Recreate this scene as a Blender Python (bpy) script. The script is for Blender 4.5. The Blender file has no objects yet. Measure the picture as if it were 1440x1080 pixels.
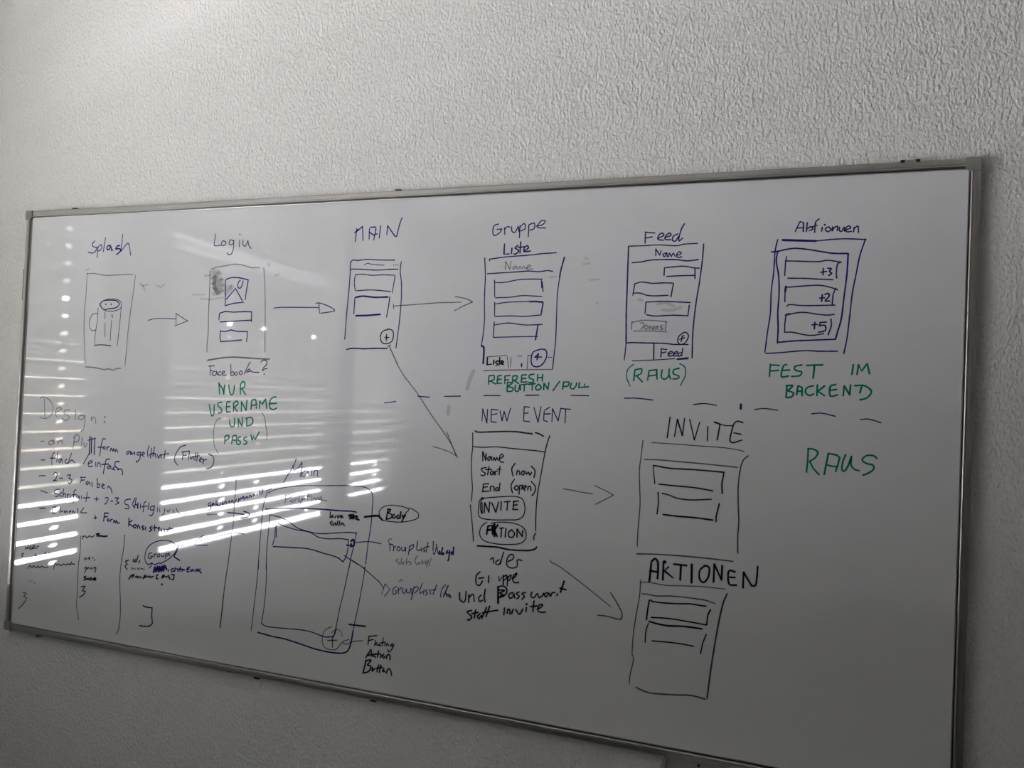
import bpy, bmesh, math, random
from mathutils import Vector, Matrix

random.seed(7)
SC = bpy.context.scene
COL = SC.collection

# ------------------------------------------------------------------ camera, world, lights, exposure
# Metres. The writing surface of the board is the plane y = 0 (x right, z up, its inner lower left corner
# is the origin); the room is y < 0, the plastered wall is y = WALL_Y just behind the board.
F_PX = 1070.516
CAM = Vector((2.04186, -1.59710, 0.699565))
ROT = Matrix(((0.94306976, -0.33092018, -0.03333562),
              (0.32997369, 0.94348449, -0.03089318),
              (0.04167482, 0.01813455, 0.99896664)))
WALL_Y = 0.0145
BW, BH = 2.36, 1.158
WX = -0.55                      # inner face of the window wall

cam_d = bpy.data.cameras.new('camera')
cam = bpy.data.objects.new('camera', cam_d)
COL.objects.link(cam)
cam_d.sensor_fit = 'HORIZONTAL'
cam_d.sensor_width = 36.0
cam_d.lens = 36.0 * F_PX / 1440.0
cam_d.clip_start = 0.02
right = ROT @ Vector((1, 0, 0)); fwd = ROT @ Vector((0, 1, 0)); up = ROT @ Vector((0, 0, 1))
cam.matrix_world = Matrix(((right.x, up.x, -fwd.x, CAM.x), (right.y, up.y, -fwd.y, CAM.y),
                           (right.z, up.z, -fwd.z, CAM.z), (0, 0, 0, 1)))
SC.camera = cam

world = bpy.data.worlds.new('world'); SC.world = world
world.use_nodes = True
wn = world.node_tree.nodes; wl = world.node_tree.links
bgn = wn['Background']
bgn.inputs['Color'].default_value = (0.72, 0.86, 1.0, 1)
bgn.inputs['Strength'].default_value = 8.0

def light(name, kind, energy, color, loc, target=None):
    d = bpy.data.lights.new(name, kind); d.energy = energy; d.color = color
    o = bpy.data.objects.new(name, d); COL.objects.link(o); o.location = loc
    if target is not None:
        o.rotation_euler = (Vector(target) - Vector(loc)).to_track_quat('-Z', 'Y').to_euler()
    return o

sun = light('sun', 'SUN', 54.0, (1.0, 0.96, 0.90), (0, 0, 6), None)
sun.data.angle = 0.01
sun.rotation_euler = Vector((-0.75, 0.25, -0.62)).to_track_quat('-Z', 'Y').to_euler()
def strip_light(name, energy, color, loc, target, length, height):
    """area light whose long side runs along y, facing TARGET (same y)"""
    o = light(name, 'AREA', energy, color, loc)
    o.data.shape = 'RECTANGLE'; o.data.size = length; o.data.size_y = height
    z = (Vector(target) - Vector(loc)).normalized(); x = Vector((0, 1, 0)); y = (-z).cross(x)
    o.matrix_world = Matrix(((x.x, y.x, -z.x, loc[0]), (x.y, y.y, -z.y, loc[1]), (x.z, y.z, -z.z, loc[2]), (0, 0, 0, 1)))
    return o
# added lamps standing in for sunlight bounced up outside; no ledge is modelled
strip_light('added_bounce_near', 75.0, (0.965, 0.945, 1.04), (-1.35, -1.9, 1.12), (0.3, -1.9, 1.40), 3.2, 0.12)
strip_light('added_bounce_far', 11500.0, (0.955, 0.945, 1.04), (-10.5, -10.5, -2.8), (0.6, -10.5, 0.7), 22.0, 2.7)

for wy0, wy1 in ((-0.753, -0.385), (-2.495, -1.082), (-3.365, -2.665)):     # sampling portals for the sky, they give no light
    po = light('window_portal', 'AREA', 1.0, (1, 1, 1), (-0.534, (wy0 + wy1) / 2, 0.93))
    po.data.shape = 'RECTANGLE'; po.data.size = 2.0; po.data.size_y = wy1 - wy0
    po.rotation_euler = (0, -math.pi / 2, 0)
    po.data.cycles.is_portal = True

SC.view_settings.view_transform = 'Standard'
SC.view_settings.look = 'None'
SC.view_settings.gamma = 1.0
SC.view_settings.use_curve_mapping = False
SC.view_settings.exposure = 0.04
SC.cycles.use_denoising = True
SC.cycles.sample_clamp_indirect = 8.0
SC.cycles.use_adaptive_sampling = False
SC.cycles.max_bounces = 8
SC.cycles.diffuse_bounces = 5
SC.cycles.glossy_bounces = 4
SC.cycles.transparent_max_bounces = 24

# ------------------------------------------------------------------ helpers
def srgb(r, g, b):
    f = lambda c: c / 12.92 if c <= 0.04045 else ((c + 0.055) / 1.055) ** 2.4
    return (f(r / 255), f(g / 255), f(b / 255), 1)

def mat(name, color, rough=0.5, metal=0.0, ior=1.5, spec=0.5):
    m = bpy.data.materials.new(name); m.use_nodes = True
    b = m.node_tree.nodes['Principled BSDF']
    b.inputs['Base Color'].default_value = color
    b.inputs['Roughness'].default_value = rough
    b.inputs['Metallic'].default_value = metal
    b.inputs['IOR'].default_value = ior
    b.inputs['Specular IOR Level'].default_value = spec
    return m

def noise_bump(m, scale, dist, strength=1.0, detail=3.0, stretch=(1, 1, 1), color_var=0.0):
    nt = m.node_tree; b = nt.nodes['Principled BSDF']
    tc = nt.nodes.new('ShaderNodeTexCoord'); mp = nt.nodes.new('ShaderNodeMapping')
    mp.inputs['Scale'].default_value = stretch
    nt.links.new(tc.outputs['Object'], mp.inputs['Vector'])
    n = nt.nodes.new('ShaderNodeTexNoise')
    n.inputs['Scale'].default_value = scale; n.inputs['Detail'].default_value = detail
    nt.links.new(mp.outputs['Vector'], n.inputs['Vector'])
    bp = nt.nodes.new('ShaderNodeBump')
    bp.inputs['Distance'].default_value = dist; bp.inputs['Strength'].default_value = strength
    nt.links.new(n.outputs['Fac'], bp.inputs['Height'])
    nt.links.new(bp.outputs['Normal'], b.inputs['Normal'])
    return tc, mp, n, bp

def obj(name, me_or_bm, m, parent=None, kind=None, label=None, cat=None, group=None, smooth=False):
    if isinstance(me_or_bm, bmesh.types.BMesh):
        me = bpy.data.meshes.new(name); me_or_bm.to_mesh(me); me_or_bm.free()
    else:
        me = me_or_bm
    if m is not None and not me.materials: me.materials.append(m)
    if smooth:
        for p in me.polygons: p.use_smooth = True
    o = bpy.data.objects.new(name, me); COL.objects.link(o)
    if parent is not None: o.parent = parent
    tag(o, label, cat, group, kind)
    return o

def tag(o, label=None, cat=None, group=None, kind=None):
    if label: o['label'] = label
    if cat: o['category'] = cat
    if group: o['group'] = group
    if kind: o['kind'] = kind

def empty(name, loc, **k):
    o = bpy.data.objects.new(name, None); COL.objects.link(o); o.location = loc
    o.empty_display_size = 0.05
    tag(o, **k); return o

def add_box(bm, lo, hi, bevel=0.0):
    vs = bmesh.ops.create_cube(bm, size=1.0)['verts']
    c = [(a + b) / 2 for a, b in zip(lo, hi)]; s = [b - a for a, b in zip(lo, hi)]
    for v in vs: v.co = Vector((c[0] + v.co.x * s[0], c[1] + v.co.y * s[1], c[2] + v.co.z * s[2]))
    if bevel:
        es = list({e for v in vs for e in v.link_edges})
        bmesh.ops.bevel(bm, geom=es, offset=bevel, segments=2, affect='EDGES', profile=0.7)

def box(lo, hi, bevel=0.0):
    bm = bmesh.new(); add_box(bm, lo, hi, bevel); return bm

def extrude_profile(prof, place, a, b):
    """prof: closed list of (u, h); place(u, h, t) -> point; from t=a to t=b."""
    bm = bmesh.new()
    A = [bm.verts.new(place(u, h, a)) for u, h in prof]
    B = [bm.verts.new(place(u, h, b)) for u, h in prof]
    n = len(prof)
    for i in range(n):
        j = (i + 1) % n
        bm.faces.new((A[i], A[j], B[j], B[i]))
    bm.faces.new(A[::-1]); bm.faces.new(B)
    bmesh.ops.recalc_face_normals(bm, faces=bm.faces)
    return bm

def on_plane(px, py, y=0.0):
    d = ROT @ Vector(((px - 720) / F_PX, 1.0, -(py - 540) / F_PX))
    t = (y - CAM.y) / d.y
    return CAM + d * t

# ------------------------------------------------------------------ materials
M = {}
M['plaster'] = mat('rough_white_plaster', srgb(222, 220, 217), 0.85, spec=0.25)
def plaster_relief():
    m = M['plaster']; nt = m.node_tree; b = nt.nodes['Principled BSDF']
    tc = nt.nodes.new('ShaderNodeTexCoord')
    mp = nt.nodes.new('ShaderNodeMapping'); mp.inputs['Scale'].default_value = (1.0, 1.0, 0.62)
    nt.links.new(tc.outputs['Object'], mp.inputs['Vector'])
    n1 = nt.nodes.new('ShaderNodeTexNoise'); n1.inputs['Scale'].default_value = 185; n1.inputs['Detail'].default_value = 1.5
    n1.inputs['Distortion'].default_value = 0.2
    n2 = nt.nodes.new('ShaderNodeTexNoise'); n2.inputs['Scale'].default_value = 14; n2.inputs['Detail'].default_value = 2
    for n in (n1, n2): nt.links.new(mp.outputs['Vector'], n.inputs['Vector'])
    r = nt.nodes.new('ShaderNodeValToRGB')
    r.color_ramp.elements[0].position = 0.36; r.color_ramp.elements[1].position = 0.70
    nt.links.new(n1.outputs['Fac'], r.inputs['Fac'])
    b1 = nt.nodes.new('ShaderNodeBump'); b1.inputs['Distance'].default_value = 0.0017; b1.inputs['Strength'].default_value = 0.9
    b2 = nt.nodes.new('ShaderNodeBump'); b2.inputs['Distance'].default_value = 0.003; b2.inputs['Strength'].default_value = 0.12
    nt.links.new(r.outputs['Color'], b1.inputs['Height'])
    nt.links.new(n2.outputs['Fac'], b2.inputs['Height'])
    nt.links.new(b2.outputs['Normal'], b1.inputs['Normal'])
    nt.links.new(b1.outputs['Normal'], b.inputs['Normal'])
plaster_relief()
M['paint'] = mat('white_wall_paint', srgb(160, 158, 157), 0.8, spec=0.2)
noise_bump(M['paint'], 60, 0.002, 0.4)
M['ceiling'] = mat('ceiling_paint', srgb(206, 204, 201), 0.9, spec=0.1)
noise_bump(M['ceiling'], 80, 0.001, 0.3)
M['carpet'] = mat('grey_floor_covering', srgb(58, 56, 55), 0.95, spec=0.1)
noise_bump(M['carpet'], 220, 0.002, 0.6)
M['board'] = mat('white_enamel', srgb(205, 207, 208), 0.035, ior=1.55)
def board_wear():
    m = M['board']; nt = m.node_tree; b = nt.nodes['Principled BSDF']
    tc = nt.nodes.new('ShaderNodeTexCoord')
    n = nt.nodes.new('ShaderNodeTexNoise'); n.inputs['Scale'].default_value = 3.5; n.inputs['Detail'].default_value = 5
    mp = nt.nodes.new('ShaderNodeMapping'); mp.inputs['Scale'].default_value = (1, 1, 2.2); mp.inputs['Rotation'].default_value = (0, 0.35, 0)
    nt.links.new(tc.outputs['Object'], mp.inputs['Vector']); nt.links.new(mp.outputs['Vector'], n.inputs['Vector'])
    mx = nt.nodes.new('ShaderNodeMix'); mx.data_type = 'RGBA'
    mx.inputs['A'].default_value = srgb(206, 207, 209); mx.inputs['B'].default_value = srgb(219, 219, 220)
    nt.links.new(n.outputs['Fac'], mx.inputs['Factor']); nt.links.new(mx.outputs['Result'], b.inputs['Base Color'])
    n3 = nt.nodes.new('ShaderNodeTexNoise'); n3.inputs['Scale'].default_value = 6
    nt.links.new(tc.outputs['Object'], n3.inputs['Vector'])
    bp = nt.nodes.new('ShaderNodeBump'); bp.inputs['Distance'].default_value = 0.0004; bp.inputs['Strength'].default_value = 0.25
    nt.links.new(n3.outputs['Fac'], bp.inputs['Height']); nt.links.new(bp.outputs['Normal'], b.inputs['Normal'])
board_wear()
M['alu'] = mat('brushed_aluminium', srgb(176, 174, 170), 0.38, metal=0.85)
noise_bump(M['alu'], 700, 0.0001, 0.4, stretch=(0.05, 1, 1))
M['cap'] = mat('grey_corner_plastic', srgb(128, 129, 122), 0.5)
noise_bump(M['cap'], 300, 0.0001, 0.3)
M['dark'] = mat('dark_gap', srgb(30, 30, 32), 0.6)
M['screw'] = mat('dark_screw_metal', srgb(70, 68, 66), 0.4, metal=0.8)
M['slat'] = mat('pale_slat_lacquer', srgb(176, 176, 172), 0.45)
noise_bump(M['slat'], 40, 0.0003, 0.3)
M['cord'] = mat('grey_ladder_cord', srgb(120, 120, 118), 0.8)
M['frame'] = mat('white_window_frame', srgb(205, 205, 202), 0.4)
M['ground'] = mat('pale_paving', srgb(200, 190, 172), 0.9, spec=0.1)
def patchy(m, scale, a, b_, stretch=(1, 1, 1)):
    nt = m.node_tree; b = nt.nodes['Principled BSDF']
    tc = nt.nodes.new('ShaderNodeTexCoord'); mp = nt.nodes.new('ShaderNodeMapping')
    mp.inputs['Scale'].default_value = stretch
    n = nt.nodes.new('ShaderNodeTexVoronoi'); n.inputs['Scale'].default_value = scale
    r = nt.nodes.new('ShaderNodeMix'); r.data_type = 'RGBA'
    r.inputs['A'].default_value = a; r.inputs['B'].default_value = b_
    nt.links.new(tc.outputs['Object'], mp.inputs['Vector']); nt.links.new(mp.outputs['Vector'], n.inputs['Vector'])
    s = nt.nodes.new('ShaderNodeSeparateColor'); nt.links.new(n.outputs['Color'], s.inputs['Color'])
    nt.links.new(s.outputs['Red'], r.inputs['Factor']); nt.links.new(r.outputs['Result'], b.inputs['Base Color'])
patchy(M['ground'], 0.35, srgb(150, 140, 118), srgb(250, 246, 232))
M['facade'] = mat('cream_facade', srgb(216, 204, 190), 0.9, spec=0.1)
patchy(M['facade'], 0.5, srgb(150, 138, 124), srgb(248, 236, 220), (1, 1, 0.6))
M['roof'] = mat('grey_roof', srgb(96, 88, 84), 0.9)
M['far_glass'] = mat('dark_window_glass', srgb(60, 66, 76), 0.15)

glass = bpy.data.materials.new('clear_pane'); glass.use_nodes = True
nt = glass.node_tree; nt.nodes.clear()
o_ = nt.nodes.new('ShaderNodeOutputMaterial'); mx = nt.nodes.new('ShaderNodeMixShader')
tr = nt.nodes.new('ShaderNodeBsdfTransparent'); gl = nt.nodes.new('ShaderNodeBsdfGlossy'); gl.inputs['Roughness'].default_value = 0.0
lw = nt.nodes.new('ShaderNodeLayerWeight'); lw.inputs['Blend'].default_value = 0.5
pw = nt.nodes.new('ShaderNodeMath'); pw.operation = 'POWER'; pw.inputs[1].default_value = 5.0
fr = nt.nodes.new('ShaderNodeMath'); fr.operation = 'MULTIPLY_ADD'; fr.inputs[1].default_value = 0.93; fr.inputs[2].default_value = 0.035
nt.links.new(lw.outputs['Facing'], pw.inputs[0]); nt.links.new(pw.outputs[0], fr.inputs[0])
tr.inputs['Color'].default_value = (0.95, 0.95, 0.95, 1)
nt.links.new(fr.outputs[0], mx.inputs['Fac']); nt.links.new(tr.outputs[0], mx.inputs[1]); nt.links.new(gl.outputs[0], mx.inputs[2])
nt.links.new(mx.outputs[0], o_.inputs['Surface'])
M['glass'] = glass

def ink(name, color, opacity=1.0):
    """Dry marker ink: grain lets a little of the enamel through where opacity is below one."""
    m = mat(name, color, 0.06, ior=1.45, spec=0.13)
    if opacity < 1.0:
        m.node_tree.nodes['Principled BSDF'].inputs['Alpha'].default_value = opacity
    return m
INK = {
    'v': ink('violet_marker', srgb(56, 46, 106), 0.86),
    'V': ink('violet_marker_heavy', srgb(48, 36, 116), 0.93),
    'f': ink('faint_violet_marker', srgb(66, 58, 98), 0.6),
    'b': ink('black_marker', srgb(20, 17, 44), 0.94),
    'k': ink('grey_black_marker', srgb(40, 37, 58), 0.8),
    'g': ink('green_marker', srgb(0, 130, 104), 0.9),
    's': ink('grey_ink_smudge', srgb(80, 76, 72), 0.22),
    'r': ink('faded_reddish_marker', srgb(96, 62, 90), 0.7),
}

# ------------------------------------------------------------------ the setting
FLOOR, CEIL, BACK, RIGHT = -0.92, 2.02, -5.2, 5.2
obj('wall_back', box((WX - 0.08, WALL_Y, FLOOR), (RIGHT + 0.1, WALL_Y + 0.15, CEIL)), M['plaster'], kind='structure')
obj('floor', box((WX - 0.08, BACK - 0.1, FLOOR - 0.12), (RIGHT + 0.1, WALL_Y + 0.15, FLOOR)), M['carpet'], kind='structure')
obj('ceiling', box((WX - 0.08, BACK - 0.1, CEIL), (RIGHT + 0.1, WALL_Y + 0.15, CEIL + 0.12)), M['ceiling'], kind='structure')
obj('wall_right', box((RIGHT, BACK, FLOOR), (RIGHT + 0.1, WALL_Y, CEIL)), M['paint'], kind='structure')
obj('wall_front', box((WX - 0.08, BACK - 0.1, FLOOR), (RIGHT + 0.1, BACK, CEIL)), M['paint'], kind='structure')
SILL, HEAD = -0.098, 1.92
WINS = [(-0.753, -0.385), (-2.495, -1.082), (-3.365, -2.665)]   # y ranges of the three panes
bm = bmesh.new()
add_box(bm, (WX - 0.08, BACK, FLOOR), (WX, WALL_Y, SILL))
add_box(bm, (WX - 0.08, BACK, HEAD), (WX, WALL_Y, CEIL))
cuts = [WALL_Y, -0.385, -0.753, -1.082, -2.495, -2.665, -3.365, BACK]
for a, b in ((0, 1), (2, 3), (4, 5), (6, 7)):
    add_box(bm, (WX - 0.08, cuts[b], SILL), (WX, cuts[a], HEAD))
add_box(bm, (WX - 0.08, -0.753, SILL), (WX, -0.385, -0.045))
add_box(bm, (WX - 0.08, -3.365, SILL), (WX, -2.665, 0.0))
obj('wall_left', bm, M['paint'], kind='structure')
for i, (y0, y1) in enumerate(WINS, 1):
    sl = (-0.045, SILL, 0.0)[i - 1]
    w = empty('window_%d' % i, (WX + 0.012, (y0 + y1) / 2, sl), kind='structure')
    hw = (y1 - y0) / 2; t = 0.012; H = HEAD - sl
    bm = bmesh.new()
    for lo, hi in (((-.012, -hw, 0), (.012, -hw + t, H)), ((-.012, hw - t, 0), (.012, hw, H)),
                   ((-.012, -hw + t, 0), (.012, hw - t, t)), ((-.012, -hw + t, H - t), (.012, hw - t, H))):
        add_box(bm, lo, hi)
    obj('window_frame', bm, M['frame'], w)
    obj('pane', box((-.003, -hw + t, t), (.003, hw - t, H - t)), M['glass'], w)

# outer venetian blinds in front of the three windows; they show mirrored in the board
PITCH, CHORD, TILT = 0.0686, 0.080, math.radians(54)
Z0 = 0.842 - 0.5 * PITCH        # a slat centre
BX = WX - 0.040                 # the blind hangs just outside the pane
def slat_mesh(y0, y1, holes):
    bm = bmesh.new()
    us = [-0.5, -0.25, -0.11, 0.11, 0.25, 0.5]
    ys = [y0]
    for h in holes: ys += [h - 0.013, h + 0.013]
    ys.append(y1); ys = sorted(ys)
    g = [[bm.verts.new((u * CHORD, y, 0.006 * (1 - 4 * u * u) - 0.003)) for u in us] for y in ys]
    for i in range(len(ys) - 1):
        inhole = any(abs((ys[i] + ys[i + 1]) / 2 - h) < 0.004 for h in holes)
        for j in range(len(us) - 1):
            if inhole and j == 2: continue
            bm.faces.new((g[i][j], g[i + 1][j], g[i + 1][j + 1], g[i][j + 1]))
    me = bpy.data.meshes.new('slat'); bm.to_mesh(me); bm.free()
    me.materials.append(M['slat'])
    for p in me.polygons: p.use_smooth = True
    return me
BL = [('slat blind whose bright gaps are mirrored at the left edge of the whiteboard', [-0.62]),
      ('widest slat blind, its bright gaps mirrored across the left half of the whiteboard', [-1.56, -1.83, -2.30, -1.15]),
      ('narrow slat blind mirrored in the whiteboard under the phone sketch headed MAIN', [-2.78, -3.10])]
for i, ((y0, y1), (lab, holes)) in enumerate(zip(WINS, BL)):
    r = empty('venetian_blind', (BX, (y0 + y1) / 2, SILL), label=lab, cat='blind', group='slat blinds outside the windows')
    cy = (y0 + y1) / 2
    me = slat_mesh(y0 + 0.012 - cy, y1 - 0.012 - cy, [h - cy for h in holes])
    k = -30
    zs = []
    z = Z0
    while z > SILL + 0.03: z -= PITCH
    while z < HEAD - 0.06:
        if z > SILL + (0.02, 0.02, 0.02)[i]: zs.append(z)
        z += PITCH
    for z in zs:
        s = bpy.data.objects.new('slat', me); COL.objects.link(s); s.parent = r
        s.location = (0, 0, z - SILL)
        tl = TILT
        if i == 1 and abs(z - 1.34) < PITCH / 2: tl = TILT - math.radians(31)
        # inner edge (towards the room, +x) up
        s.rotation_euler = (random.uniform(-.0015, .0015), -(tl + math.radians(random.uniform(-1.3, 1.3))), 0)
    obj('head_rail', box((-0.035, y0 + 0.01 - cy, HEAD - SILL - 0.055), (0.035, y1 - 0.01 - cy, HEAD - SILL), 0.003), M['frame'], r)
    obj('bottom_rail', box((-0.03, y0 + 0.012 - cy, 0.004), (0.03, y1 - 0.012 - cy, 0.022), 0.003), M['frame'], r)
    for h in holes:
        for sx in (-0.024, 0.024):
            obj('ladder_cord', box((sx - .0008, h - cy - .0008, 0.01), (sx + .0008, h - cy + .0008, HEAD - SILL - 0.05)), M['cord'], r)

# what lies outside: a sunlit yard one storey down and the house across it
obj('floor_outside', box((-60, -60, -4.3), (WX - 0.08, 60, -4.1)), M['ground'], kind='structure')

FX = -40.0
obj('wall_outside', box((FX - 8, -75, -4.1), (FX, 20, 4.9)), M['facade'], kind='structure')

# ------------------------------------------------------------------ the whiteboard
wb = empty('whiteboard', (BW / 2, WALL_Y, BH / 2), cat='whiteboard',
           label='wide white enamel board in an aluminium frame covered in violet and green marker sketches')
OFF = Vector((BW / 2, WALL_Y, BH / 2))
def part(name, bm, m, parent=None, **k):
    """bm in world coordinates; the part is stored relative to the board's base."""
    for v in bm.verts: v.co -= OFF
    return obj(name, bm, m, parent or wb, **k)
FR = 0.0195
surface = part('writing_surface', box((-0.004, 0.0, -0.004), (BW + 0.004, 0.012, BH + 0.004)), M['board'])
# rail cross-section: u across the rail from the enamel outwards, h height in front of the enamel
PROF = [(-0.0005, -0.001), (-0.0005, 0.0018), (0.0010, 0.0020), (0.0014, -0.0008), (0.0032, -0.0008), (0.0036, 0.0050), (0.0048, 0.0060),
        (0.0062, 0.0052), (0.0068, 0.0036), (0.0080, 0.0036), (0.0088, 0.0046), (0.0120, 0.0046), (0.0175, 0.0042), (FR, 0.0025), (FR, -WALL_Y + 0.001), (FR - 0.003, -WALL_Y + 0.001),
        (FR - 0.003, -0.001)]
CAPL = 0.023
part('frame_rail', extrude_profile(PROF, lambda u, h, t: (t, -h, BH + u), -FR + CAPL, BW + FR - CAPL), M['alu'])
part('frame_rail', extrude_profile(PROF, lambda u, h, t: (t, -h, -u), -FR + CAPL, BW + FR - CAPL), M['alu'])
part('frame_rail', extrude_profile(PROF, lambda u, h, t: (-u, -h, t), -FR + CAPL, BH + FR - CAPL), M['alu'])
part('frame_rail', extrude_profile(PROF, lambda u, h, t: (BW + u, -h, t), -FR + CAPL, BH + FR - CAPL), M['alu'])
GROOVE_SHADE = [(0.0015, -0.0012), (0.0015, 0.0006), (0.0031, 0.0006), (0.0031, -0.0012)]  # dark strip that paints in the shade of the rail groove
for place, t0, t1 in ((lambda u, h, t: (t, -h, BH + u), 0.004, BW - 0.004), (lambda u, h, t: (t, -h, -u), 0.004, BW - 0.004),
                      (lambda u, h, t: (-u, -h, t), 0.004, BH - 0.004), (lambda u, h, t: (BW + u, -h, t), 0.004, BH - 0.004)):
    part('groove_shade_strip', extrude_profile(GROOVE_SHADE, place, t0, t1), M['dark'])
for cx, sx in ((0, -1), (BW, 1)):
    for cz, sz in ((0, -1), (BH, 1)):
        a = 0.0205; e = CAPL - FR + 0.001
        # a rounded L of plastic that clips over the mitre, notched at the inner corner
        pts = [(a, a - .003), (a - .003, a), (-e, a), (-e - 0.001, 0.003), (-e + .001, 0.0), (-0.0, -e + 0.001), (0.003, -e - .001), (a, -e)]
        bm = bmesh.new()
        lo = [bm.verts.new((cx + sx * u, WALL_Y - 0.001, cz + sz * w)) for u, w in pts]
        hi = [bm.verts.new((cx + sx * u, -0.0068, cz + sz * w)) for u, w in pts]
        n = len(pts)
        bm.faces.new(lo); top = bm.faces.new(hi)
        for q in range(n): bm.faces.new((lo[q], lo[(q + 1) % n], hi[(q + 1) % n], hi[q]))
        bmesh.ops.recalc_face_normals(bm, faces=bm.faces)
        bmesh.ops.bevel(bm, geom=[ed for ed in top.edges], offset=0.0012, segments=2, affect='EDGES')
        part('corner_cap', bm, M['cap'])
def clip_top(x, w=0.018, z=BH + FR, d=1):
    bm = bmesh.new()
    add_box(bm, (x - w / 2, -0.004, z - 0.004 * d if d > 0 else z - 0.003), (x + w / 2, WALL_Y, z + 0.003 if d > 0 else z + 0.004), 0.0008)
    c = part('mounting_clip', bm, M['alu'])
    for s in (-1, 1):
        bm = bmesh.new()
        add_box(bm, (x + s * w / 2 - 0.0035, -0.005, z - 0.002), (x + s * w / 2 + 0.0035, 0.012, z + 0.0035), 0.0008)
        part('clip_end', bm, M['dark'], parent=None)
    return c
clip_top(2.262, 0.026)
for x in (0.159, 1.176):
    part('mounting_clip', box((x - .007, -0.002, BH + FR - .001), (x + .007, WALL_Y - .001, BH + FR + .004), .001), M['screw'])
for x in (0.107, 0.842, 1.17):
    part('mounting_clip', box((x - .007, -0.002, -FR - .005), (x + .007, WALL_Y - .001, -FR + .001), .001), M['screw'])
zc = on_plane(38, 400).z
part('mounting_clip', box((-FR - .005, -0.001, zc - .045), (-FR + .001, WALL_Y - .001, zc + .045), .001), M['screw'])
# pen tray hooked under the lower rail
tray = empty('pen_tray', (0, 0, 0)); tray.parent = wb
def tpart(name, bm, m, **k): return part(name, bm, m, parent=tray, **k)
TX0, TX1 = 1.845, 2.31
prof = [(0.0, -FR + .002), (-0.0075, -FR + .001), (-0.0075, -FR - .006), (-0.055, -FR - .012), (-0.060, -FR - .004), (-0.0625, -FR - .005),
        (-0.057, -FR - .0145), (-0.005, -FR - .0085), (0.0, -FR - .0085)]
tpart('tray_channel', extrude_profile(prof, lambda u, h, t: (t, u, h), TX0 + .006, TX1 - .006), M['alu'])
for a, b in ((TX0, TX0 + .008), (TX1 - .008, TX1)):
    tpart('tray_end_cap', box((a, -0.063, -FR - .017), (b, 0.001, -FR - .001), .0015), M['cap'])
bm = bmesh.new()
bmesh.ops.create_cone(bm, cap_ends=True, segments=14, radius1=.0028, radius2=.0022, depth=.003,
                      matrix=Matrix.Translation((1.915, -0.0085, -FR - .003)) @ Matrix.Rotation(math.pi / 2, 4, 'X'))
tpart('tray_screw', bm, M['dark'])

# ------------------------------------------------------------------ marker strokes
def smooth_pts(P, n=5):
    if len(P) < 3: return P
    out = []
    for i in range(len(P) - 1):
        p0 = P[i - 1] if i else P[0] * 2 - P[1]
        p1, p2 = P[i], P[i + 1]
        p3 = P[i + 2] if i + 2 < len(P) else P[-1] * 2 - P[-2]
        for k in range(n):
            t = k / n
            out.append(0.5 * ((2 * p1) + (-p0 + p2) * t + (2 * p0 - 5 * p1 + 4 * p2 - p3) * t * t + (-p0 + 3 * p1 - 3 * p2 + p3) * t ** 3))
    out.append(P[-1]); return out

def ribbon(bm, P, w, lift):
    """flat strip of ink of width w following P on the enamel, with rounded ends"""
    n = len(P)
    if n == 1:
        c = P[0]; vs = [bm.verts.new((c.x + w * .8 * math.cos(a * math.pi / 4), -lift, c.y + w * .8 * math.sin(a * math.pi / 4))) for a in range(8)]
        bm.faces.new(vs[::-1]); return
    L = []; R = []
    for i in range(n):
        a = P[max(i - 1, 0)]; b = P[min(i + 1, n - 1)]
        d = b - a
        if d.length < 1e-7: d = Vector((1, 0))
        d.normalize(); nrm = Vector((-d.y, d.x))
        if 0 < i < n - 1:
            d1 = (P[i] - P[i - 1]); d2 = (P[i + 1] - P[i])
            c = d1.normalized().dot(d2.normalized()) if d1.length > 1e-7 and d2.length > 1e-7 else 1
            k = min(1.5, 1 / max(0.5, math.sqrt(max(0, (1 + c) / 2))))
        else: k = 1
        hw = w / 2 * k * (0.90 + 0.2 * random.random())
        L.append(P[i] + nrm * hw); R.append(P[i] - nrm * hw)
    d0 = (P[0] - P[1]).normalized() if (P[0] - P[1]).length > 1e-7 else Vector((1, 0))
    d1 = (P[-1] - P[-2]).normalized() if (P[-1] - P[-2]).length > 1e-7 else Vector((1, 0))
    lv = [bm.verts.new((q.x, -lift, q.y)) for q in L]; rv = [bm.verts.new((q.x, -lift, q.y)) for q in R]
    for i in range(n - 1): bm.faces.new((rv[i], rv[i + 1], lv[i + 1], lv[i]))
    s = P[0] + d0 * w * .45; e = P[-1] + d1 * w * .45
    sv = bm.verts.new((s.x, -lift, s.y)); ev = bm.verts.new((e.x, -lift, e.y))
    bm.faces.new((sv, rv[0], lv[0])); bm.faces.new((rv[-1], ev, lv[-1]))

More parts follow.
